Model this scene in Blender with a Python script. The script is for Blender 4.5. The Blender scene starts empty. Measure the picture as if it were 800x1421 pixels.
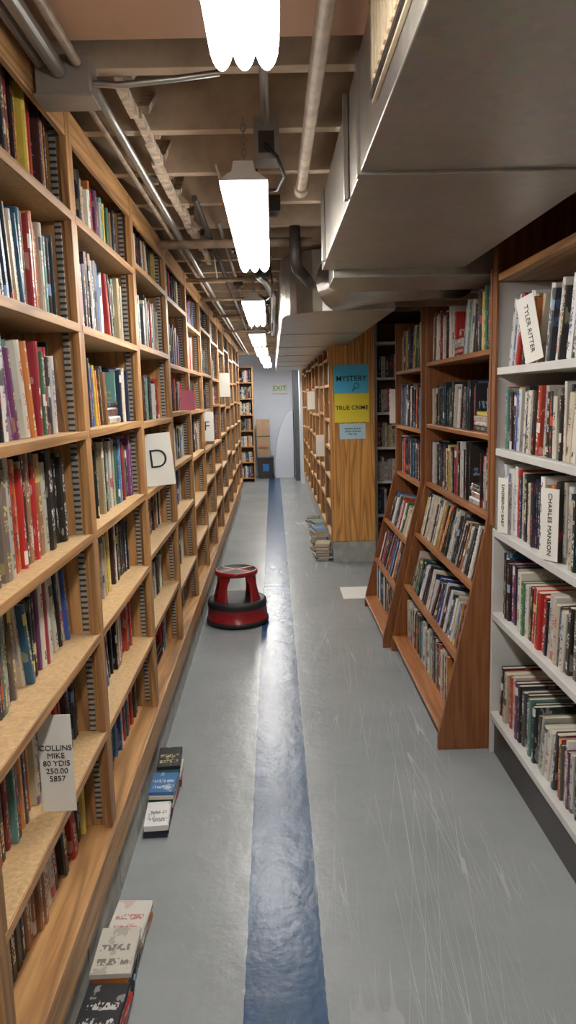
import bpy, math, random
import numpy as np
from mathutils import Vector, Matrix
random.seed(7)
S=bpy.context.scene
COL=S.collection
S.view_settings.view_transform='Standard'
S.view_settings.exposure=0.0

# ---------------------------------------------------------------- materials
def new_mat(name):
    m=bpy.data.materials.new(name); m.use_nodes=True
    nt=m.node_tree; b=nt.nodes['Principled BSDF']
    return m,nt,b
def N(nt,t,**k):
    n=nt.nodes.new(t)
    for a,v in k.items(): setattr(n,a,v)
    return n
def L(nt,a,b): nt.links.new(a,b)
def ramp(nt,stops):
    r=N(nt,'ShaderNodeValToRGB'); e=r.color_ramp.elements
    e[0].position=stops[0][0]; e[0].color=(*stops[0][1],1)
    e[1].position=stops[-1][0]; e[1].color=(*stops[-1][1],1)
    for p,c in stops[1:-1]:
        x=e.new(p); x.color=(*c,1)
    return r
def math_n(nt,op,a,b=None,c=None):
    n=N(nt,'ShaderNodeMath',operation=op)
    for i,v in enumerate((a,b,c)):
        if v is None: continue
        if isinstance(v,(int,float)): n.inputs[i].default_value=v
        else: L(nt,v,n.inputs[i])
    return n.outputs[0]
def mix(nt,f,a,b,mode='MIX'):
    n=N(nt,'ShaderNodeMix',data_type='RGBA',blend_type=mode)
    for i,v in ((0,f),(6,a),(7,b)):
        if isinstance(v,(int,float)): n.inputs[i].default_value=v
        elif isinstance(v,tuple): n.inputs[i].default_value=(*v,1)
        else: L(nt,v,n.inputs[i])
    return n.outputs[2]
def coords(nt,scale=(1,1,1),rot=(0,0,0)):
    tc=N(nt,'ShaderNodeTexCoord'); mp=N(nt,'ShaderNodeMapping')
    mp.inputs['Scale'].default_value=scale; mp.inputs['Rotation'].default_value=rot
    L(nt,tc.outputs['Object'],mp.inputs[0]); return mp.outputs[0]
def noise(nt,vec,scale,detail=4,rough=.55,dist=0):
    n=N(nt,'ShaderNodeTexNoise'); n.inputs['Scale'].default_value=scale
    n.inputs['Detail'].default_value=detail; n.inputs['Roughness'].default_value=rough
    n.inputs['Distortion'].default_value=dist
    if vec is not None: L(nt,vec,n.inputs['Vector'])
    return n.outputs['Fac']
def bump(nt,b,h,strength=.2,dist=.01):
    n=N(nt,'ShaderNodeBump'); n.inputs['Strength'].default_value=strength; n.inputs['Distance'].default_value=dist
    L(nt,h,n.inputs['Height']); L(nt,n.outputs[0],b.inputs['Normal'])
def plain(name,c,rough=.5,metal=0,var=.12,sc=8,bmp=0):
    m,nt,b=new_mat(name)
    f=noise(nt,coords(nt),sc)
    r=ramp(nt,[(.3,tuple(x*(1-var) for x in c)),(.7,tuple(min(1,x*(1+var)) for x in c))])
    L(nt,f,r.inputs[0]); L(nt,r.outputs[0],b.inputs['Base Color'])
    b.inputs['Roughness'].default_value=rough; b.inputs['Metallic'].default_value=metal
    if bmp: bump(nt,b,noise(nt,coords(nt),sc*8),bmp,.003)
    return m
def wood(name,dark,light,scale,rough=.45,contrast=(.35,.68),rings=0,ringscale=(1,1,1)):
    m,nt,b=new_mat(name)
    f=noise(nt,coords(nt,scale),1,6,.6,.4)
    mid=tuple((a+c)/2 for a,c in zip(dark,light))
    r=ramp(nt,[(contrast[0],dark),(.5,mid),(contrast[1],light)])
    L(nt,f,r.inputs[0]); out=r.outputs[0]
    if rings:
        w=N(nt,'ShaderNodeTexNoise'); w.inputs['Scale'].default_value=1; w.inputs['Detail'].default_value=1
        L(nt,coords(nt,ringscale),w.inputs['Vector'])
        s=math_n(nt,'SINE',math_n(nt,'MULTIPLY',w.outputs['Fac'],rings))
        s=math_n(nt,'POWER',math_n(nt,'MULTIPLY_ADD',s,.5,.5),3)
        out=mix(nt,math_n(nt,'MULTIPLY',s,.7),out,tuple(x*.55 for x in dark))
    L(nt,out,b.inputs['Base Color']); b.inputs['Roughness'].default_value=rough
    bump(nt,b,f,.15,.003)
    return m

M={}
M['pine_v']=wood('pine_upright',(.33,.15,.048),(.55,.30,.115),(45,45,2.2),rings=55,ringscale=(9,9,.5))
M['pine_y']=wood('pine_board',(.36,.17,.06),(.57,.32,.125),(45,2.2,45),rings=50,ringscale=(9,.5,14))
M['back']=plain('bookcase_back',(.14,.07,.03),.7)
M['particle']=plain('particle_board',(.52,.34,.165),.55,var=.2,sc=90)
M['oak_v']=wood('oak_upright',(.18,.060,.018),(.31,.12,.04),(60,60,3),rough=.35)
M['oak_y']=wood('oak_shelf',(.26,.088,.024),(.42,.17,.055),(60,3,60),rough=.35)
M['fir']=wood('fir_plywood',(.60,.25,.055),(.90,.48,.14),(60,30,2.0),rough=.4,rings=70,ringscale=(7,3,.5))
M['white']=plain('white_shelf_paint',(.64,.63,.60),.4,var=.05)
M['kick']=plain('kick_plate_dark',(.035,.026,.022),.35)
M['concrete']=plain('concrete_block',(.42,.42,.39),.85,var=.2,sc=14,bmp=.5)
M['wall']=plain('wall_paint',(.55,.52,.46),.7,var=.06,sc=2)
M['bluewall']=plain('blue_white_wall',(.68,.73,.83),.6,var=.04,sc=2)
M['ceil']=plain('ceiling_deck_paint',(.33,.225,.15),.75,var=.2,sc=4)
M['joist']=plain('joist_paint',(.47,.355,.25),.7,var=.2,sc=10)
M['panel']=plain('ceiling_panel_paint',(.44,.25,.15),.6,var=.08,sc=3)
M['lath']=plain('old_lath',(.50,.40,.30),.9,var=.5,sc=30,bmp=.6)
M['pipe']=plain('steel_conduit',(.42,.40,.37),.35,.85,var=.1)
M['pipe_paint']=plain('painted_pipe',(.36,.27,.19),.5,.1,var=.35,sc=18)
M['pipe_dark']=plain('dark_pipe',(.07,.06,.055),.5,.3)
M['boxmetal']=plain('junction_box_metal',(.30,.27,.24),.45,.6,var=.15)
M['black']=plain('black_rubber',(.018,.018,.02),.55)
M['red']=plain('red_enamel',(.30,.012,.014),.3,var=.12)
M['tape']=plain('masking_tape',(.50,.22,.12),.6)
M['paper']=plain('paper_white',(.76,.74,.68),.7,var=.03)
M['bluepaper']=plain('blue_poster_paper',(.09,.62,.95),.6,var=.03)
M['yellowpaper']=plain('yellow_poster_paper',(.97,.80,.06),.6,var=.02)
M['palebluepaper']=plain('pale_blue_paper',(.58,.84,.93),.6,var=.04)
M['pink']=plain('pink_paper',(.70,.20,.32),.6,var=.05)
M['ink']=plain('marker_ink',(.012,.012,.014),.6)
M['housing']=plain('lamp_housing',(.62,.60,.56),.4,var=.04)
M['cardboard']=plain('cardboard',(.40,.27,.16),.8,var=.08)
M['binblue']=plain('bin_blue',(.03,.16,.45),.4)
M['green']=plain('exit_green',(.02,.35,.14),.4)
M['doorgrey']=plain('door_dark',(.07,.08,.085),.4)
M['register']=plain('register_cream',(.62,.52,.36),.5,var=.1,sc=40)
M['cable_white']=plain('white_cable',(.5,.47,.42),.5)
# duct
m,nt,b=new_mat('galvanized_duct')
v=N(nt,'ShaderNodeTexVoronoi'); v.inputs['Scale'].default_value=38; L(nt,coords(nt),v.inputs['Vector'])
base=mix(nt,noise(nt,coords(nt),3),(.31,.285,.25),(.46,.43,.385))
L(nt,mix(nt,.13,base,v.outputs['Color'],'SOFT_LIGHT'),b.inputs['Base Color'])
b.inputs['Metallic'].default_value=.8
L(nt,math_n(nt,'MULTIPLY_ADD',noise(nt,coords(nt),12),.25,.26),b.inputs['Roughness'])
bump(nt,b,noise(nt,coords(nt),2.5,2),.35,.02)
M['duct']=m
# lamp lens
m,nt,b=new_mat('fluorescent_lens')
b.inputs['Base Color'].default_value=(.9,.9,.88,1)
b.inputs['Emission Color'].default_value=(1,.975,.93,1); b.inputs['Emission Strength'].default_value=35
M['lens']=m
# shelf standard with slots
m,nt,b=new_mat('slotted_standard')
tc=N(nt,'ShaderNodeTexCoord'); sp=N(nt,'ShaderNodeSeparateXYZ'); L(nt,tc.outputs['Object'],sp.inputs[0])
fr=math_n(nt,'FRACT',math_n(nt,'MULTIPLY',sp.outputs[2],62))
L(nt,mix(nt,math_n(nt,'LESS_THAN',fr,.42),(.42,.40,.37),(.07,.06,.05)),b.inputs['Base Color'])
b.inputs['Metallic'].default_value=.5; b.inputs['Roughness'].default_value=.4
M['standard']=m
# floor
m,nt,b=new_mat('painted_concrete_floor')
tc=N(nt,'ShaderNodeTexCoord'); sp=N(nt,'ShaderNodeSeparateXYZ'); L(nt,tc.outputs['Object'],sp.inputs[0])
n1=noise(nt,coords(nt),1.6,6,.65); n2=noise(nt,coords(nt),22,3,.5)
g=ramp(nt,[(.28,(.235,.26,.265)),(.5,(.28,.30,.305)),(.72,(.315,.335,.34))]); L(nt,n1,g.inputs[0])
bl=ramp(nt,[(.3,(.010,.045,.115)),(.7,(.026,.078,.165))]); L(nt,n1,bl.inputs[0])
jit=math_n(nt,'MULTIPLY_ADD',n2,.010,-.005)
dx=math_n(nt,'ABSOLUTE',math_n(nt,'ADD',sp.outputs[0],math_n(nt,'ADD',jit,.012)))
mask=math_n(nt,'LESS_THAN',dx,.107)
wr=N(nt,'ShaderNodeMapRange'); wr.inputs[1].default_value=.55; wr.inputs[2].default_value=.80; wr.inputs[3].default_value=1; wr.inputs[4].default_value=.45
L(nt,noise(nt,coords(nt,(10,2.0,1)),1.2,6,.75),wr.inputs[0])
mask=math_n(nt,'MULTIPLY',mask,wr.outputs[0])
c=mix(nt,mask,g.outputs[0],bl.outputs[0])
def lines(rot,sx,sy,w,off):
    tcn=N(nt,'ShaderNodeTexCoord'); r=N(nt,'ShaderNodeMapping'); r.inputs['Rotation'].default_value=(0,0,rot); r.inputs['Location'].default_value=(off,off,0)
    L(nt,tcn.outputs['Object'],r.inputs[0])
    s=N(nt,'ShaderNodeMapping'); s.inputs['Scale'].default_value=(sx,sy,0); L(nt,r.outputs[0],s.inputs[0])
    q=noise(nt,s.outputs[0],1,0,.3)
    return math_n(nt,'LESS_THAN',math_n(nt,'ABSOLUTE',math_n(nt,'SUBTRACT',q,.5)),w)
s1=lines(.05,13,.22,.005,0); s2=lines(-.10,17,.25,.005,3.1); s3=lines(.20,12,.2,.004,7.7); s4=lines(.09,24,.3,.005,11.7)
rr=N(nt,'ShaderNodeMapRange'); rr.inputs[1].default_value=.42; rr.inputs[2].default_value=.58
L(nt,noise(nt,coords(nt,(2.2,1.0,1)),1.3,4),rr.inputs[0])
xr=N(nt,'ShaderNodeMapRange'); xr.inputs[1].default_value=.02; xr.inputs[2].default_value=.2
L(nt,sp.outputs[0],xr.inputs[0])
mx=math_n(nt,'MAXIMUM',math_n(nt,'MAXIMUM',s1,s2),math_n(nt,'MAXIMUM',s3,s4))
sc=math_n(nt,'MULTIPLY',math_n(nt,'MULTIPLY',mx,rr.outputs[0]),xr.outputs[0])
c=mix(nt,math_n(nt,'MULTIPLY',sc,.42),c,(.60,.61,.61))
jy=math_n(nt,'LESS_THAN',math_n(nt,'ABSOLUTE',math_n(nt,'ADD',sp.outputs[1],-4.75)),.004)
c=mix(nt,math_n(nt,'MULTIPLY',jy,.35),c,(.12,.13,.14))
L(nt,c,b.inputs['Base Color'])
b.inputs['Roughness'].default_value=.27
b.inputs['Specular IOR Level'].default_value=.38
hh=math_n(nt,'ADD',noise(nt,coords(nt),11,2,.5),math_n(nt,'MULTIPLY',noise(nt,coords(nt),50,2,.5),.3))
bump(nt,b,hh,.3,.007)
M['floor']=m
# books
def attr(nt,name):
    a=N(nt,'ShaderNodeAttribute'); a.attribute_name=name; return a
def book_mat(name,kind):
    m,nt,b=new_mat(name)
    A=attr(nt,'Base'); I=attr(nt,'Ink')
    uv=N(nt,'ShaderNodeTexCoord'); sp=N(nt,'ShaderNodeSeparateXYZ'); L(nt,uv.outputs['UV'],sp.inputs[0])
    u,v=sp.outputs[0],sp.outputs[1]; seed=I.outputs['Alpha']
    def vec(su,sv):
        cb=N(nt,'ShaderNodeCombineXYZ')
        L(nt,math_n(nt,'MULTIPLY',u,su),cb.inputs[0]); L(nt,math_n(nt,'MULTIPLY',v,sv),cb.inputs[1])
        L(nt,math_n(nt,'MULTIPLY',seed,137.),cb.inputs[2]); return cb.outputs[0]
    if kind=='spine':
        glyph=math_n(nt,'GREATER_THAN',noise(nt,vec(3.2,34),1,1,.4),.50)
        words=math_n(nt,'GREATER_THAN',noise(nt,vec(0,5.0),1,0),.48)
        mid=math_n(nt,'LESS_THAN',math_n(nt,'ABSOLUTE',math_n(nt,'SUBTRACT',u,.5)),.25)
        t=math_n(nt,'MULTIPLY',math_n(nt,'MULTIPLY',glyph,words),mid)
        inr=math_n(nt,'LESS_THAN',math_n(nt,'ABSOLUTE',math_n(nt,'SUBTRACT',v,.5)),.43)
        t=math_n(nt,'MULTIPLY',t,inr)
        c=mix(nt,math_n(nt,'MULTIPLY',t,.9),A.outputs['Color'],I.outputs['Color'])
        bandon=math_n(nt,'GREATER_THAN',math_n(nt,'FRACT',math_n(nt,'MULTIPLY',seed,7.13)),.72)
        pos=math_n(nt,'FRACT',math_n(nt,'MULTIPLY',seed,23.7))
        band=math_n(nt,'LESS_THAN',math_n(nt,'ABSOLUTE',math_n(nt,'SUBTRACT',v,pos)),.07)
        c=mix(nt,math_n(nt,'MULTIPLY',math_n(nt,'MULTIPLY',band,bandon),.85),c,I.outputs['Color'])
    elif kind=='cover':
        tt=math_n(nt,'MULTIPLY',math_n(nt,'GREATER_THAN',noise(nt,vec(14,12),1,1,.4),.5),
              math_n(nt,'LESS_THAN',math_n(nt,'ABSOLUTE',math_n(nt,'SUBTRACT',math_n(nt,'PINGPONG',math_n(nt,'ADD',v,.1),.5),.35)),.07))
        side=math_n(nt,'LESS_THAN',math_n(nt,'ABSOLUTE',math_n(nt,'SUBTRACT',u,.5)),.4)
        art=math_n(nt,'MULTIPLY',math_n(nt,'GREATER_THAN',noise(nt,vec(2.2,2.4),1,3),.60),.3)
        c=mix(nt,art,A.outputs['Color'],I.outputs['Color'])
        c=mix(nt,math_n(nt,'MULTIPLY',math_n(nt,'MULTIPLY',tt,side),.7),c,I.outputs['Color'])
    else:
        st=noise(nt,vec(60,1),1,2)
        r=ramp(nt,[(.3,(.48,.42,.32)),(.7,(.72,.66,.54))]); L(nt,st,r.inputs[0]); c=r.outputs[0]
    L(nt,c,b.inputs['Base Color'])
    b.inputs['Roughness'].default_value=.8 if kind=='pages' else .36
    return m
M['spine']=book_mat('book_spine','spine'); M['cover']=book_mat('book_cover','cover'); M['pages']=book_mat('book_pages','pages')

# ---------------------------------------------------------------- mesh builder
class MB:
    def __init__(s): s.v=[];s.f=[];s.m=[];s.mats=[];s.smooth=[]
    def mi(s,k):
        if k not in s.mats: s.mats.append(k)
        return s.mats.index(k)
    def face(s,idx,k,sm=False): s.f.append(idx); s.m.append(s.mi(k)); s.smooth.append(sm)
    def obox(s,O,R,D,U,a,b,c,k):
        """box at O spanning a along R, b along D, c along U"""
        O=Vector(O);R=Vector(R)*a;D=Vector(D)*b;U=Vector(U)*c; n=len(s.v)
        for z in (0,1):
            for x,y in ((0,0),(1,0),(1,1),(0,1)): s.v.append(O+R*x+D*y+U*z)
        fs=[(0,3,2,1),(4,5,6,7),(0,1,5,4),(1,2,6,5),(2,3,7,6),(3,0,4,7)]
        flip=R.cross(D).dot(U)<0
        for q in fs:
            q=[n+i for i in q]
            s.face(q[::-1] if flip else q,k)
    def box(s,x0,x1,y0,y1,z0,z1,k): s.obox((x0,y0,z0),(1,0,0),(0,1,0),(0,0,1),x1-x0,y1-y0,z1-z0,k)
    def prism(s,pts,axis,a0,a1,k,smooth=False,caps=True):
        """extrude closed 2D polygon along axis; pts are the other two coordinates in xyz order"""
        n=len(s.v); c=len(pts)
        def mk(p,a):
            if axis=='x': return Vector((a,p[0],p[1]))
            if axis=='y': return Vector((p[0],a,p[1]))
            return Vector((p[0],p[1],a))
        for a in (a0,a1):
            for p in pts: s.v.append(mk(p,a))
        for i in range(c):
            j=(i+1)%c; s.face([n+i,n+j,n+c+j,n+c+i],k,smooth)
        if caps:
            s.face([n+i for i in range(c)][::-1],k); s.face([n+c+i for i in range(c)],k)
    def tube(s,path,r,k,seg=12):
        path=[Vector(p) for p in path]; n0=len(s.v)
        up=None
        for i,p in enumerate(path):
            d=(path[min(i+1,len(path)-1)]-path[max(i-1,0)]).normalized()
            if up is None:
                up=Vector((0,0,1)) if abs(d.z)<.9 else Vector((1,0,0))
            a=d.cross(up).normalized(); b2=a.cross(d).normalized(); up=b2
            rr=r[i] if isinstance(r,list) else r
            for j in range(seg):
                t=2*math.pi*j/seg; s.v.append(p+a*rr*math.cos(t)+b2*rr*math.sin(t))
        for i in range(len(path)-1):
            for j in range(seg):
                k2=(j+1)%seg
                s.face([n0+i*seg+j,n0+i*seg+k2,n0+(i+1)*seg+k2,n0+(i+1)*seg+j],k,True)
        s.face([n0+j for j in range(seg)],k); s.face([n0+(len(path)-1)*seg+j for j in range(seg)][::-1],k)
    def lathe(s,prof,cx,cy,ks,seg=48):
        n0=len(s.v)
        for r,z in prof:
            for j in range(seg):
                t=2*math.pi*j/seg; s.v.append(Vector((cx+r*math.cos(t),cy+r*math.sin(t),z)))
        for i in range(len(prof)-1):
            for j in range(seg):
                k2=(j+1)%seg
                s.face([n0+i*seg+j,n0+i*seg+k2,n0+(i+1)*seg+k2,n0+(i+1)*seg+j],ks[i] if isinstance(ks,list) else ks,True)
    def build(s,name,bevel=0,parent=None,recalc=True):
        me=bpy.data.meshes.new(name); me.from_pydata([tuple(v) for v in s.v],[],s.f)
        for k in s.mats: me.materials.append(M[k])
        me.polygons.foreach_set('material_index',s.m); me.polygons.foreach_set('use_smooth',s.smooth)
        me.update()
        if recalc:
            import bmesh
            bm=bmesh.new(); bm.from_mesh(me); bmesh.ops.recalc_face_normals(bm,faces=bm.faces); bm.to_mesh(me); bm.free()
        o=bpy.data.objects.new(name,me); COL.objects.link(o)
        if bevel:
            md=o.modifiers.new('bevel','BEVEL'); md.width=bevel; md.segments=2; md.limit_method='ANGLE'
        if parent: o.parent=parent
        return o
def text(par,name,s,loc,rot,size,mat='ink',spacing=1.0,bold=.012):
    cu=bpy.data.curves.new(name,'FONT'); cu.body=s; cu.size=size; cu.align_x='CENTER'; cu.align_y='CENTER'
    cu.extrude=.0006; cu.offset=size*bold; cu.space_line=spacing
    cu.materials.append(M[mat]); o=bpy.data.objects.new(name,cu); COL.objects.link(o)
    o.location=loc; o.rotation_euler=rot
    if par: o.parent=par
    return o

# ---------------------------------------------------------------- books builder
PAL_DARK=[(.012,.012,.014),(.02,.02,.025),(.03,.025,.02),(.02,.03,.06),(.05,.02,.02),(.06,.06,.065),(.012,.03,.03)]
PAL_LIGHT=[(.70,.68,.62),(.62,.58,.50),(.72,.71,.69),(.50,.47,.40),(.58,.50,.37)]
PAL_COL=[(.45,.03,.025),(.52,.06,.03),(.27,.025,.03),(.035,.08,.30),(.06,.20,.45),(.03,.10,.17),(.54,.19,.05),(.64,.47,.08),
         (.05,.15,.08),(.12,.26,.23),(.20,.06,.17),(.32,.16,.08),(.44,.34,.20),(.48,.04,.035),(.16,.12,.10)]
class Books:
    def __init__(s,weights=(.42,.25),same=.09): s.v=[];s.f=[];s.m=[];s.base=[];s.ink=[];s.uv=[];s.w=weights;s.same=same
    def color(s):
        r=random.random()
        if r<s.w[0]: c=random.choice(PAL_DARK); ink=random.choice([(.75,.73,.68),(.7,.6,.3),(.6,.08,.05),(.75,.75,.75),(.25,.4,.6)])
        elif r<s.w[0]+s.w[1]: c=random.choice(PAL_LIGHT); ink=random.choice([(.03,.03,.03),(.45,.04,.03),(.04,.08,.3),(.03,.03,.03)])
        else: c=random.choice(PAL_COL); ink=random.choice([(.8,.78,.7),(.8,.78,.7),(.02,.02,.02),(.75,.6,.15)])
        j=random.uniform(.7,1.15); return tuple(min(.85,x*j) for x in c),ink
    def book(s,O,R,D,U,T,H,Dp,col=None,ink=None):
        if col is None: col,ink=s.color()
        seed=random.random(); n=len(s.v)
        O=Vector(O)
        rd=min(.004,T*.2)
        prof=[(0,rd),(.22*T,0),(.78*T,0),(T,rd),(T,Dp),(0,Dp)]
        e=min(.0025,T*.15)
        inn=[(e,rd+.003),(.3*T,.004),(.7*T,.004),(T-e,rd+.003),(T-e,Dp-.003),(e,Dp-.003)]
        for h in (0,H):
            for a,d in prof: s.v.append(O+R*a+D*d+U*h)
        for a,d in inn: s.v.append(O+R*a+D*d+U*(H-.004))
        def add(idx,m,uv):
            s.f.append([n+i for i in idx]); s.m.append(m); s.uv.extend(uv)
            for _ in idx: s.base.append((*col,1)); s.ink.append((*ink,seed))
        us=[0,.22,.78,1]
        for i in range(3):
            add((i,i+1,7+i,6+i),0,((us[i],0),(us[i+1],0),(us[i+1],1),(us[i],1)))
        add((3,4,10,9),1,((0,0),(1,0),(1,1),(0,1)))
        add((4,5,11,10),2,((0,0),(1,0),(1,1),(0,1)))
        add((5,0,6,11),1,((0,0),(1,0),(1,1),(0,1)))
        add((5,4,3,2,1,0),1,((0,0),)*6)
        for i in range(6):
            j=(i+1)%6; add((6+i,6+j,12+j,12+i),1,((.5,0),)*4)
        add((12,13,14,15,16,17),2,((0,0),(.3,0),(.7,0),(1,0),(1,1),(0,1)))
    def row(s,O,R,D,U,length,h=(.17,.25),t=(.012,.034),dp=(.11,.15),lean=.12,fill=1.0,rec=.012,maxh=.26,flat=.05):
        O=Vector(O);R=Vector(R);D=Vector(D);U=Vector(U)
        x=random.uniform(.002,.015); mean=random.uniform(*h)
        end=length*fill
        while x<end-.04:
            if random.random()<.25: mean=random.uniform(*h)
            if random.random()<flat and end-x>.26:
                # a few books lying flat between the upright ones
                z=0; W=random.uniform(.17,.21)
                for g in range(random.randint(3,6)):
                    T=random.uniform(.015,.03)
                    if z+T>maxh-.02: break
                    s.book(O+R*x+D*random.uniform(0,.02)+U*z,U,D,R,T,W*random.uniform(.9,1),random.uniform(*dp)); z+=T+.0006
                x+=W+.004
                continue
            grp=random.randint(3,12)
            a=0
            if random.random()<lean and x>.02: a=math.radians(random.uniform(4,14))
            same=random.random()<s.same; cc=s.color()
            H0=min(maxh-.012,mean)
            if a: x+=H0*math.sin(a)*.95
            for g in range(grp):
                T=random.uniform(*t); H=min(maxh-.006,max(.1,mean*random.uniform(.86,1.07)))
                if a: H=min(H,H0)
                Dp=random.uniform(*dp)
                if x+T/math.cos(a)>end: break
                Ra=R*math.cos(a)+U*math.sin(a); Ua=U*math.cos(a)-R*math.sin(a)
                off=random.uniform(0,rec)
                if same and g<5: s.book(O+R*x+D*off,Ra,D,Ua,T,H,Dp,*cc)
                else: s.book(O+R*x+D*off,Ra,D,Ua,T,H,Dp)
                x+=T/math.cos(a)+.0006
            x+=random.choice([0,0,0,.004])
    def stack(s,cx,cy,n,z0=0.0,yaw=0,w=(.12,.16),h=(.18,.24),t=(.015,.035),jit=.25):
        z=z0
        for i in range(n):
            a=yaw+random.uniform(-jit,jit); T=random.uniform(*t); H=random.uniform(*h); W=random.uniform(*w)
            D=Vector((-math.cos(a),-math.sin(a),0)); U=Vector((-math.sin(a),math.cos(a),0))
            O=Vector((cx,cy,z))-D*W/2-U*H/2
            s.book(O,Vector((0,0,1)),D,U,T,H,W); z+=T+.0008
    def build(s,name):
        me=bpy.data.meshes.new(name); me.from_pydata([tuple(v) for v in s.v],[],s.f)
        for k in ('spine','cover','pages'): me.materials.append(M[k])
        me.polygons.foreach_set('material_index',s.m)
        for nm,dat in (('Base',s.base),('Ink',s.ink)):
            a=me.color_attributes.new(nm,'FLOAT_COLOR','CORNER'); a.data.foreach_set('color',np.array(dat,dtype=np.float32).ravel())
        u=me.uv_layers.new(name='UVMap'); u.data.foreach_set('uv',np.array(s.uv,dtype=np.float32).ravel())
        me.update(); o=bpy.data.objects.new(name,me); COL.objects.link(o); return o
X=Vector((1,0,0));Y=Vector((0,1,0));Z=Vector((0,0,1))

# ---------------------------------------------------------------- room shell
def slab(name,*a):
    b=MB(); b.box(*a); return b.build(name)
slab('floor',-.95,2.5,-2.7,14.7,-.1,0,'floor')
slab('wall_left',-.95,-.85,-2.7,14.7,0,2.55,'wall')
slab('wall_right',2.4,2.5,-2.7,14.7,0,2.55,'wall')
slab('wall_far',-.85,2.4,14.6,14.7,0,2.55,'bluewall')
slab('wall_back',-.85,2.4,-2.7,-2.6,0,2.55,'wall')
slab('ceiling',-.95,2.5,-2.7,14.7,2.55,2.62,'ceil')
slab('trim_1',-.85,2.4,-2.6,1.72,2.31,2.34,'panel')
b=MB(); y=1.86
while y<14.4:
    b.box(-.85,2.4,y,y+.042,2.31,2.55,'joist'); y+=.406
b.build('ceiling_joists',.002)
b=MB(); y=1.9; 
while y<4.3:
    x=-.34+random.uniform(-.012,.012); w=random.uniform(.02,.035)
    b.box(x-w/2,x+w/2,y,y+.2,2.285,2.309,'lath')
    b.obox((x,y+.01,2.30),Vector((0,.85,.5)).normalized(),X,Z,.36,.03,.02,'lath'); y+=.2
b.build('old_lath_strip')

# ---------------------------------------------------------------- left bookcase run
LX=-.52
ups=[1.2+.86*i for i in range(-4,13)]
heights=[.30,.60,.895,1.185,1.47,1.755,2.04]
b=MB(); bk=Books((.44,.19))
for i,yu in enumerate(ups):
    b.box(-.84,LX-.012,yu-.012,yu+.012,.20,2.29,'pine_v')
    b.box(LX-.012,LX+.008,yu-.028,yu+.028,.20,2.30,'pine_v')
    for xs in (LX-.032,LX-.26):
        b.box(xs-.009,xs+.009,yu-.016,yu-.012,.32,2.26,'standard')
        b.box(xs-.009,xs+.009,yu+.012,yu+.016,.32,2.26,'standard')
y0,y1=ups[0],ups[-1]
b.box(-.848,-.84,y0,y1,.2,2.29,'back')
b.box(-.84,LX+.014,y0,y1,.255,.30,'pine_y')      # bottom board
b.box(LX-.01,LX+.018,y0,y1,.195,.298,'pine_y')
b.box(-.80,LX-.03,y0,y1,0,.2,'concrete')         # plinth
y=y0
while y<y1-.2:
    b.box(-.79,LX-.008,y+.004,min(y+.39,y1),0.001,.197,'concrete'); y+=.4
b.box(LX-.008,LX+.006,y0,y1,2.225,2.305,'pine_y')  # header
b.box(-.84,LX-.01,y0,y1,2.28,2.305,'pine_y')
for i in range(len(ups)-1):
    ya,yb=ups[i]+.012,ups[i+1]-.012
    near=(i in(4,5))
    hs=[heights[0]]
    for h in heights[1:]:
        hs.append(h+(0 if near else random.uniform(-.035,.035)))
    for k,h in enumerate(hs):
        if k:
            b.box(-.838,LX+.004,ya,yb,h-.021,h,'particle')
            b.box(LX+.0045,LX+.009,ya,yb,h-.022,h+.001,'pine_y')
        top=(hs[k+1]-.022 if k<len(hs)-1 else 2.28)-h
        rec=.06 if h<1.0 else .032
        fill=1.0 if random.random()>.15 else random.uniform(.85,.97)
        bk.row((LX-rec,ya+.018,h+.001),Y,-X,Z,yb-ya-.034,h=(.175,min(.25,top-.01)),t=(.008,.026) if random.random()<.7 else (.015,.038),dp=(.13,.17),lean=.18,fill=fill,rec=.025,maxh=top,flat=.025)
b.build('wooden_bookcase',.0015)
bk.build('shelved_books')

# ---------------------------------------------------------------- white bookcase (right, near)
WX=.895
b=MB(); bk=Books((.38,.40),.05)
wh=[.19,.63,.985,1.32,1.64,2.0]
wu=[3.005,1.95,.95,-.05,-1.05,-2.05]
for yu in wu:
    b.box(WX+.004,1.25,yu-.012,yu+.012,0,1.971,'white')
    b.box(WX+.004,1.25,yu-.012,yu+.012,1.972,2.29,'oak_v')
b.box(WX-.008,WX+.003,2.975,3.02,1.0,2.30,'oak_v')
b.box(1.25,1.262,wu[-1],3.017,0,2.30,'back')
b.box(WX+.02,WX+.04,wu[-1],3.0,0,.16,'kick')
for h in wh:
    for j in range(len(wu)-1):
        b.box(WX,1.249,wu[j+1]+.012,wu[j]-.012,h-.028,h,'white' if h<1.9 else 'pine_y')
for j in range(len(wu)-1):
    for k in range(5):
        h=wh[k]; top=wh[k+1]-.03-h
        bk.row((WX+.02,wu[j+1]+.018,h+.001),Y,X,Z,wu[j]-wu[j+1]-.036,h=(.21,.27),t=(.014,.038),dp=(.14,.17),lean=.5 if k in(0,4) else .22,rec=.025,maxh=min(.30,top),flat=.0)
b.build('white_bookcase',.002); bk.build('shelved_books')

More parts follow.
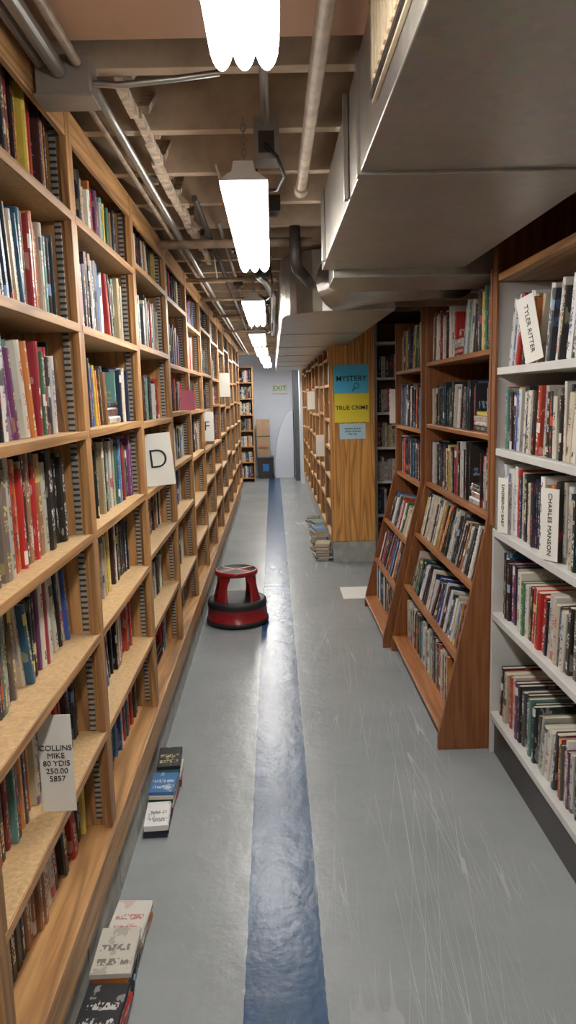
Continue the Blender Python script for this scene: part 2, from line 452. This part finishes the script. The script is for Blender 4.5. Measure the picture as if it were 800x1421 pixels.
# ---------------------------------------------------------------- slanted display cases
def display(y0,y1,fx,tx,zs,slz,seed,tiltz=1.03,top=2.03,back=1.24):
    random.seed(seed)
    b=MB(); bk=Books((.46,.32),.04)
    prof=[(back,0),(tx,0),(tx,.055),(fx,tiltz),(fx,top),(back,top)]
    for ya,yb in ((y0,y0+.022),(y1-.022,y1)):
        b.prism(prof,'y',ya,yb,'oak_v')
    b.box(back-.012,back,y0+.022,y1-.022,0,top,'back')
    for h in zs:
        b.box(fx+.004,back-.012,y0+.022,y1-.022,h-.022,h,'oak_y')
        bk.row((fx+.03,y0+.03,h+.001),Y,X,Z,y1-y0-.06,h=(.21,.29),t=(.010,.032),dp=(.13,.17),lean=.4,rec=.02,maxh=.30)
    th=math.atan2(fx-tx,tiltz-.055)
    U=Vector((math.sin(th),0,math.cos(th))); D=Vector((math.cos(th),0,-math.sin(th)))
    for h in slz:
        xf=tx+(h-.055)/(tiltz-.055)*(fx-tx)
        O=Vector((xf+.002,y0+.022,h))
        if h<.2: D2=X; U2=Z; dep=back-.02-xf
        else: D2=D; U2=U; dep=min((back-.03-xf)*.95,.26)
        b.obox(O,Y,D2,U2,y1-y0-.044,dep,.022,'oak_y')
        P=O+U2*.023+D2*(.085 if h<.2 else .025)+Y*.008
        fo=.0
        if seed==3 and h<.2:
            U3=Vector((math.sin(.30),0,math.cos(.30))); D3=Vector((math.cos(.30),0,-math.sin(.30)))
            bk.book(O+Z*.028+X*.075+Y*.175,D3,-Y,U3,.018,.235,.165,(.015,.015,.018),(.62,.50,.42))
            fo=.19
        bk.row(P+Y*fo,Y,D2,U2,y1-y0-.06-fo,h=(.20,.25),t=(.010,.030),dp=(.11,.14),lean=.35,rec=.01,maxh=.26,flat=0)
    b.build('slanted_display_bookcase',.002); bk.build('shelved_books')
display(3.03,4.33,.885,.68,[1.72,1.37,1.03],[.71,.40,.075],3)
display(4.37,5.30,.87,.635,[1.70,1.33,1.0],[.64,.35,.06],5)
random.seed(21)

# ---------------------------------------------------------------- far right bookcase run with end panel
b=MB(); bk=Books((.36,.36)); RX=.52; ys=6.75; ye=13.0
b.box(RX,.92,ys,ys+.03,.2,2.25,'fir')
nb=8; st=(ye-ys-.03)/nb
for i in range(1,nb+1):
    yu=ys+.03+st*i
    b.box(RX+.01,.91,yu-.024,yu,.2,2.19,'pine_v'); b.box(RX-.008,RX+.01,yu-.04,yu+.012,.2,2.2,'pine_v')
b.box(RX-.008,RX+.01,ys+.03,ys+.06,.2,2.2,'pine_v')
b.box(.91,.92,ys+.03,ye,.2,2.2,'back')
b.box(RX-.002,.91,ys+.031,ye,2.17,2.2,'pine_y')
b.box(RX+.01,.92,ys+.005,ye,0,.198,'concrete')
rh=[.225,.51,.79,1.07,1.35,1.63,1.90]
for i in range(nb):
    ya=ys+.03+st*i+.002; yb=ya+st-.028
    for k,h in enumerate(rh):
        hh=h+(random.uniform(-.03,.03) if k else 0)
        b.box(RX+.002,.908,ya,yb,hh-.022,hh,'particle')
        b.box(RX-.004,RX+.0015,ya,yb,hh-.024,hh+.001,'pine_y')
        bk.row((RX+.03,ya+.005,hh+.001),Y,X,Z,yb-ya-.01,h=(.18,.225),t=(.012,.03),dp=(.11,.15),lean=.12,rec=.02,maxh=.235)
b.build('wooden_bookcase',.0015); bk.build('shelved_books')

# pale bookcase facing the camera in the cross aisle
b=MB(); bk=Books((.35,.4))
b.box(.935,.965,6.9,7.2,0,2.2,'white'); b.box(2.1,2.13,6.9,7.2,0,2.2,'white'); b.box(.965,2.1,7.19,7.2,0,2.2,'back')
for h in [.1,.42,.74,1.06,1.38,1.70,2.02]:
    b.box(.965,2.1,6.905,7.19,h-.025,h,'white')
    if h<1.9: bk.row((.97,6.93,h+.001),X,Y,Z,1.12,h=(.2,.26),t=(.015,.04),dp=(.14,.17),lean=.2,maxh=.28)
b.build('white_bookcase',.002); bk.build('shelved_books')

# end bookcase facing camera, far left
b=MB(); bk=Books((.3,.35))
xa,xb=-.80,-.36
b.box(xa,xa+.02,13.6,13.85,0,2.1,'pine_v'); b.box(xb-.02,xb,13.6,13.85,0,2.1,'pine_v'); b.box(xa,xb,13.85,13.86,0,2.1,'back')
for h in [.08,.37,.66,.95,1.24,1.53,1.82,2.1]:
    b.box(xa+.021,xb-.021,13.605,13.85,h-.022,h,'pine_y')
    if h<2: bk.row((xa+.024,13.63,h+.001),X,Y,Z,xb-xa-.048,h=(.17,.23),t=(.015,.035),dp=(.12,.16),lean=.1,maxh=.25)
b.build('wooden_bookcase',.0015); bk.build('shelved_books')

# ---------------------------------------------------------------- floor piles
bk=Books((.3,.2)); random.seed(4)
for (cy,n,r) in ((2.52,3,.03),(2.69,5,-.03),(2.86,6,.03)):
    bk.stack(-.466,cy,n,0.001,r,w=(.085,.098),h=(.14,.165),t=(.012,.022),jit=.06)
bk.build('floor_book_pile')
bk=Books((.3,.25))
for (cy,n,r) in ((1.44,3,.03),(1.61,4,-.03),(1.785,5,.03),(1.96,3,-.03)):
    bk.stack(-.462,cy,n,0.001,r,w=(.09,.11),h=(.15,.172),t=(.012,.022),jit=.07)
bk.build('floor_book_pile')
bk=Books((.15,.6))
for (cx,cy,n) in ((.44,6.95,6),(.43,7.35,9),(.44,7.8,8),(.44,8.6,5)):
    bk.stack(cx,cy,n,0.001,3.14)
bk.build('floor_book_pile')

# ---------------------------------------------------------------- step stool
cx,cy=-.29,5.02
b=MB()
b.lathe([(.0,.012),(.205,.012),(.214,.004),(.218,.02),(.217,.034),(.210,.038),(.203,.118),(.205,.122),(.207,.150),(.200,.168),(.188,.172),(.140,.172),(.125,.168),(.0,.168)],cx,cy,
  ['black','black','black','black','black','red','red','black','black','black','black','black','black'])
for q in range(4):
    a0=math.radians(45+90*q+8); hw=math.radians(15)
    rows=[]
    for k in range(7):
        t=k/6; z=.165+t*.185; r=.178-.042*t; w=hw*(1.25-.35*math.sin(t*math.pi)) * (1.0 if t<.8 else 1.25)
        rows.append((z,r,w))
    n=len(b.v); sg=6
    for z,r,w in rows:
        for layer in (0,-.012):
            for j in range(sg+1):
                a=a0-w+2*w*j/sg; b.v.append(Vector((cx+(r+layer)*math.cos(a),cy+(r+layer)*math.sin(a),z)))
    st_=2*(sg+1)
    for k in range(6):
        for j in range(sg):
            b.face([n+k*st_+j,n+k*st_+j+1,n+(k+1)*st_+j+1,n+(k+1)*st_+j],'red',True)
            b.face([n+k*st_+sg+1+j,n+k*st_+sg+2+j,n+(k+1)*st_+sg+2+j,n+(k+1)*st_+sg+1+j],'red',True)
        for j in (0,sg):
            b.face([n+k*st_+j,n+k*st_+sg+1+j,n+(k+1)*st_+sg+1+j,n+(k+1)*st_+j],'red')
b.lathe([(.0,.34),(.136,.34),(.146,.343),(.150,.352),(.150,.366),(.146,.374),(.136,.376),(.134,.372),(.0,.372)],cx,cy,['red','red','red','red','red','red','black','black'])
for a in (math.radians(35),math.radians(-40)):
    R=Vector((math.cos(a),math.sin(a),0)); D=Vector((-math.sin(a),math.cos(a),0))
    b.obox(Vector((cx,cy,.3722+(.0008 if a>0 else 0)))-R*.13-D*.011,R,D,Z,.26,.022,.0012,'tape')
b.build('step_stool')

# ---------------------------------------------------------------- fluorescent lights
def fixture(yc,xc=-.055,z=2.08,ln=1.2,w=.12):
    b=MB()
    pts=[]; nl=3
    for i in range(nl*8+1):
        t=i/(nl*8); pts.append((xc-w/2+w*t,z-.026*abs(math.sin(t*math.pi*nl))**.7+.012))
    pts+= [(xc+w/2,z+.022),(xc-w/2,z+.022)]
    b.prism(pts,'y',yc-ln/2,yc+ln/2,'lens')
    hp=[(xc-w/2-.002,z+.0225),(xc+w/2+.002,z+.0225),(xc+w/2-.02,z+.04),(xc+.03,z+.045),(xc+.025,z+.07),(xc-.025,z+.07),(xc-.03,z+.045),(xc-w/2+.02,z+.04)]
    b.prism(hp,'y',yc-ln/2-.004,yc+ln/2+.004,'housing')
    for yy in (yc-ln/2+.12,yc+ln/2-.12):
        zz=z+.069
        k=0
        while zz<2.28:
            ra=.0075
            path=[]
            for j in range(9):
                t=2*math.pi*j/8
                o1=ra*math.cos(t); path.append((xc+(o1 if k%2 else 0),yy+(0 if k%2 else o1),zz+.009+.011*math.sin(t)))
            b.tube(path,.0018,'boxmetal',6); zz+=.016;k+=1
    b.build('fluorescent_light')
for yc,xc,w in ((-1.8,-.03,.122),(.68,-.03,.108),(2.62,-.06,.122),(5.05,-.10,.13),(7.35,-.125,.14),(9.3,-.12,.14),(11.2,-.10,.14),(13.1,-.08,.14)):
    fixture(yc,xc,w=w)

# ---------------------------------------------------------------- ducts
b=MB()
b.box(.215,.80,-2.2,1.79,2.052,2.308,'duct'); b.box(.215,.80,1.81,3.12,2.052,2.308,'duct')
b.box(.207,.808,1.785,1.815,2.044,2.309,'duct')
pts=[(.26,3.12),(1.10,3.12),(1.10,3.55)]
for j in range(7):
    t=math.pi/2*j/6; pts.append((.26+.20-.20*math.sin(t),3.35+.20*math.cos(t)))
b.prism(pts,'z',2.02,2.306,'duct')
b.box(.200,.214,2.02,2.04,2.05,2.309,'pipe'); b.box(.200,.214,2.9,2.92,2.05,2.309,'pipe')
b.build('air_duct',.003)
b=MB()
b.box(.206,.214,.95,1.52,2.10,2.29,'register')
for j in range(14):
    yy=.985+j*.037; b.box(.200,.207,yy,yy+.018,2.125,2.265,'register')
for zc in (2.11,2.275): b.box(.201,.207,.96,1.51,zc-.006,zc+.006,'kick')
b.build('vent_register',.001)
b=MB()
pts=[(.065,12.95),(.065,4.35)]
for j in range(9):
    t=math.pi/2*j/8; pts.append((.065+.26*(1-math.cos(t)),4.35-.35*math.sin(t)))
pts+=[(.66,4.0),(.66,12.95)]
b.prism(pts,'z',1.985,2.306,'duct')
for yy in (5.4,6.8,8.2,9.6,11.):
    b.box(.059,.666,yy,yy+.03,1.979,2.307,'duct')
b.build('air_duct',.004)
b=MB()
path=[(.98,3.95,2.16),(.80,3.82,2.15),(.62,3.78,2.14),(.45,3.82,2.13),(.36,3.98,2.12)]
b.tube(path,[.13,.135,.14,.145,.14],'duct',24)
b.build('duct_elbow')

# ---------------------------------------------------------------- pipes, conduit, boxes
b=MB()
b.tube([(-.40,1.85,2.275),(-.405,6,2.275),(-.40,13,2.275)],.013,'pipe')
b.tube([(-.44,2.0,2.28),(-.44,13,2.28)],.009,'pipe_paint')
b.tube([(-.45,-2.2,2.27),(-.45,1.76,2.27)],.017,'pipe')
b.tube([(-.49,-2.2,2.285),(-.49,1.76,2.285)],.012,'pipe')
b.tube([(-.41,-2.2,2.287),(-.41,1.76,2.285)],.011,'pipe_paint')
for yy in (.9,2.7,4.3,6.3): b.box(-.43,-.375,yy,yy+.02,2.286,2.308,'boxmetal')
b.build('electrical_conduit')
b=MB(); b.box(-.505,-.385,1.77,1.85,2.225,2.305,'boxmetal'); b.box(-.51,-.38,1.765,1.855,2.217,2.226,'boxmetal')
b.tube([(-.385,1.81,2.26),(-.33,1.81,2.255),(-.20,1.82,2.27),(-.1,1.83,2.285)],.008,'pipe',8)
b.build('junction_box',.002)
b=MB(); b.tube([(.115,-2.2,2.24),(.115,2.62,2.24)],.018,'pipe_paint',16); b.tube([(.115,2.60,2.24),(.115,2.66,2.24)],.024,'pipe_paint',16)
for yy in (.3,1.95): b.tube([(.115,yy,2.24),(.115,yy,2.31)],.006,'pipe',8)
b.build('ceiling_pipe')
b=MB(); b.tube([(.0,.9,2.295),(.0,2.2,2.295)],.011,'pipe',10)
b.box(-.033,.038,2.17,2.26,2.20,2.309,'boxmetal'); b.box(-.02,.024,2.163,2.17,2.215,2.27,'kick')
b.tube([(.0,2.17,2.235),(.0,2.13,2.225),(.03,2.12,2.19),(.05,2.16,2.15),(.03,2.24,2.135),(-.01,2.3,2.15),(-.03,2.34,2.16)],.005,'black',8)
b.build('outlet_box')
b=MB(); b.tube([(-.5,3.55,2.25),(.2,3.55,2.25)],.02,'pipe_paint',14)
b.tube([(.12,3.5,2.305),(.12,3.5,2.16),(.13,3.55,2.13),(.16,3.65,2.12),(.2,3.9,2.12)],.026,'pipe_dark',14)
b.tube([(.0,4.1,2.2),(-.05,4.1,2.2),(-.06,4.2,2.2),(-.03,4.35,2.2),(.02,5.0,2.2),(.02,8.0,2.2)],.02,'pipe_dark',14)
b.tube([(-.27,2.9,2.285),(-.27,9.0,2.285)],.012,'pipe_dark',10); b.tube([(-.21,3.3,2.29),(-.21,10.0,2.29)],.009,'pipe',10)
for yy in (4.6,5.5,6.6,8.1): b.tube([(-.5,yy,2.25),(.04,yy,2.25)],.013,'pipe_paint',10)
b.build('water_pipe')
b=MB()
for (xx,yy) in ((-.15,3.75),(.02,3.0),(-.2,4.9),(.0,5.9),(-.2,7.4)):
    b.box(xx-.03,xx+.03,yy-.035,yy+.035,2.25,2.309,'kick'); b.lathe([(.0,2.235),(.018,2.236),(.022,2.25)],xx,yy,'pipe_dark',16)
b.build('electrical_box',.002)
b=MB(); random.seed(33)
for q in range(12):
    xq=random.uniform(-.33,.01); ya=random.uniform(2.5,7.5); ln=random.choice([.81,1.22,1.62]); sag=random.uniform(.02,.07)
    xe=xq+random.uniform(-.12,.12)
    b.tube([(xq+(xe-xq)*t/10,ya+ln*t/10,2.298-sag*4*(t/10)*(1-t/10)) for t in range(11)],random.choice([.004,.006]),random.choice(['black','black','cable_white']),8)
for (yy,xx) in ((4.35,.0),(6.6,.0)):
    b.tube([(xx,yy,2.29),(xx+.015,yy,2.2),(xx+.01,yy+.05,2.12),(xx-.02,yy+.12,2.11),(xx-.06,yy+.2,2.15)],.005,'black',8)
b.build('overhead_cables')

# ---------------------------------------------------------------- signs
def sign(name,x0,x1,z0,z1,y,mat,txt=None,size=.05,tilt=0,th=.002,bold=.012):
    b=MB(); w=x1-x0;h=z1-z0
    b.box(-w/2,w/2,-th,0,-h/2,h/2,mat)
    o=b.build(name); o.location=((x0+x1)/2,y,(z0+z1)/2); o.rotation_euler=(0,tilt,0)
    if txt: text(o,'lettering',txt,(0,-th-.0008,0),(math.pi/2,0,0),size,bold=bold)
    return o
s=sign('mystery_sign',.555,.865,1.565,1.815,6.749,'bluepaper','MYSTERY',.066)
b=MB(); b.tube([(.045+.024*math.cos(t*.7),-.004,-.065+.024*math.sin(t*.7)) for t in range(10)],.003,'ink',6); b.tube([(.03,-.004,-.083),(.005,-.004,-.11)],.004,'ink',6); b.build('magnifier_drawing',parent=s)
sign('true_crime_sign',.555,.87,1.30,1.56,6.749,'yellowpaper','TRUE CRIME',.054)
s=sign('notice_sign',.60,.835,1.15,1.29,6.749,'palebluepaper','mystery & true\ncrime continue\nthis way',.024)
sign('letter_d_card',-.553,-.43,1.19,1.41,3.13,'paper','D',.115,tilt=-.08,bold=-.014)
sign('letter_f_card',-.553,-.45,1.23,1.45,5.6,'paper','F',.10,bold=-.01)
sign('letter_card',-.55,-.42,1.56,1.79,7.4,'paper')
sign('letter_card',-.553,-.47,1.48,1.60,4.5,'pink')
sign('author_card',-.566,-.488,.602,.84,1.62,'paper','COLLINS\nMIKE\n80 YDIS\n250.00\n5857',.019,bold=-.004)
def rsign(name,yc,w,z0,z1,x,mat,txt,size,tilt=0):
    b=MB(); h=z1-z0
    b.box(-.002,0,-w/2,w/2,-h/2,h/2,mat); o=b.build(name); o.location=(x,yc,(z0+z1)/2); o.rotation_euler=(tilt,0,math.radians(25))
    if txt: text(o,'lettering',txt,(-.003,0,0),(math.pi/2,math.pi/2 if len(txt)>6 else 0,-math.pi/2),size,bold=-.008)
    return o
rsign('author_card',2.62,.085,1.645,1.875,WX+.005,'paper','TYLER RITTER',.027,-.25)
rsign('author_card',2.88,.055,.99,1.21,WX+.005,'paper','LINDBERGH BABY',.021)
rsign('author_card',2.38,.075,.99,1.23,WX+.005,'paper','CHARLES MANSON',.024)
sign('author_card',.83,.91,1.34,1.58,5.31,'paper')
sign('letter_card',.43,.54,.93,1.15,7.6,'paper')
sign('letter_card',.43,.52,1.38,1.6,9.3,'paper')
b=MB(); b.box(.50,.74,5.50,5.85,.0005,.0018,'paper'); b.build('floor_tape_patch')

# ---------------------------------------------------------------- far end
b=MB(); b.box(-.33,-.08,14.1,14.45,.42,.80,'cardboard'); b.box(-.30,-.12,14.08,14.1,.6,.63,'tape')
b.box(-.33,-.08,14.1,14.45,.81,1.12,'cardboard'); b.box(-.21,-.20,14.095,14.1,.81,1.12,'tape')
b.build('cardboard_box',.004)
b=MB(); b.prism([(-.30,0),(-.04,0),(-.02,.40),(-.32,.40)],'y',14.1,14.4,'kick'); b.prism([(-.33,.40),(-.01,.40),(-.01,.418),(-.33,.418)],'y',14.08,14.42,'binblue')
b.box(-.23,-.11,14.094,14.1,.14,.28,'binblue'); b.build('recycling_bin',.004)
b=MB(); b.box(.0,.27,14.565,14.6,1.60,1.80,'paper'); o=b.build('exit_sign',.004)
text(o,'lettering','EXIT',(.135,14.562,1.70),(math.pi/2,0,0),.13,'green')
b=MB()
pts=[(-.0,0)]+[(.37-.37*math.cos(math.pi/2*j/10),1.28*math.sin(math.pi/2*j/10)) for j in range(1,11)]
b.prism(pts+[(.37,0)],'y',14.2,14.58,'bluewall'); b.build('curved_stair_wall')
b=MB(); b.box(.40,.47,13.6,14.58,0,2.05,'doorgrey'); b.box(.385,.40,13.62,14.58,0,2.05,'doorgrey'); b.box(.38,.384,13.7,13.72,.9,1.05,'pipe'); b.build('door_1',.003)
slab('wall_right_far',.47,.95,13.05,13.6,0,2.55,'bluewall')

# ---------------------------------------------------------------- world, camera
w=bpy.data.worlds.new('world'); S.world=w; w.use_nodes=True
w.node_tree.nodes['Background'].inputs[0].default_value=(.5,.5,.5,1); w.node_tree.nodes['Background'].inputs[1].default_value=.3
cam=bpy.data.cameras.new('camera'); co=bpy.data.objects.new('camera',cam); COL.objects.link(co)
cam.sensor_fit='VERTICAL'; cam.sensor_height=36; cam.lens=26.0; cam.clip_start=.02
R=Matrix.Rotation(math.radians(-.93),4,'Z')@Matrix.Rotation(math.radians(90-8.9),4,'X')@Matrix.Rotation(math.radians(-1.5),4,'Z')
co.matrix_world=Matrix.Translation((0,0,1.55))@R
S.camera=co
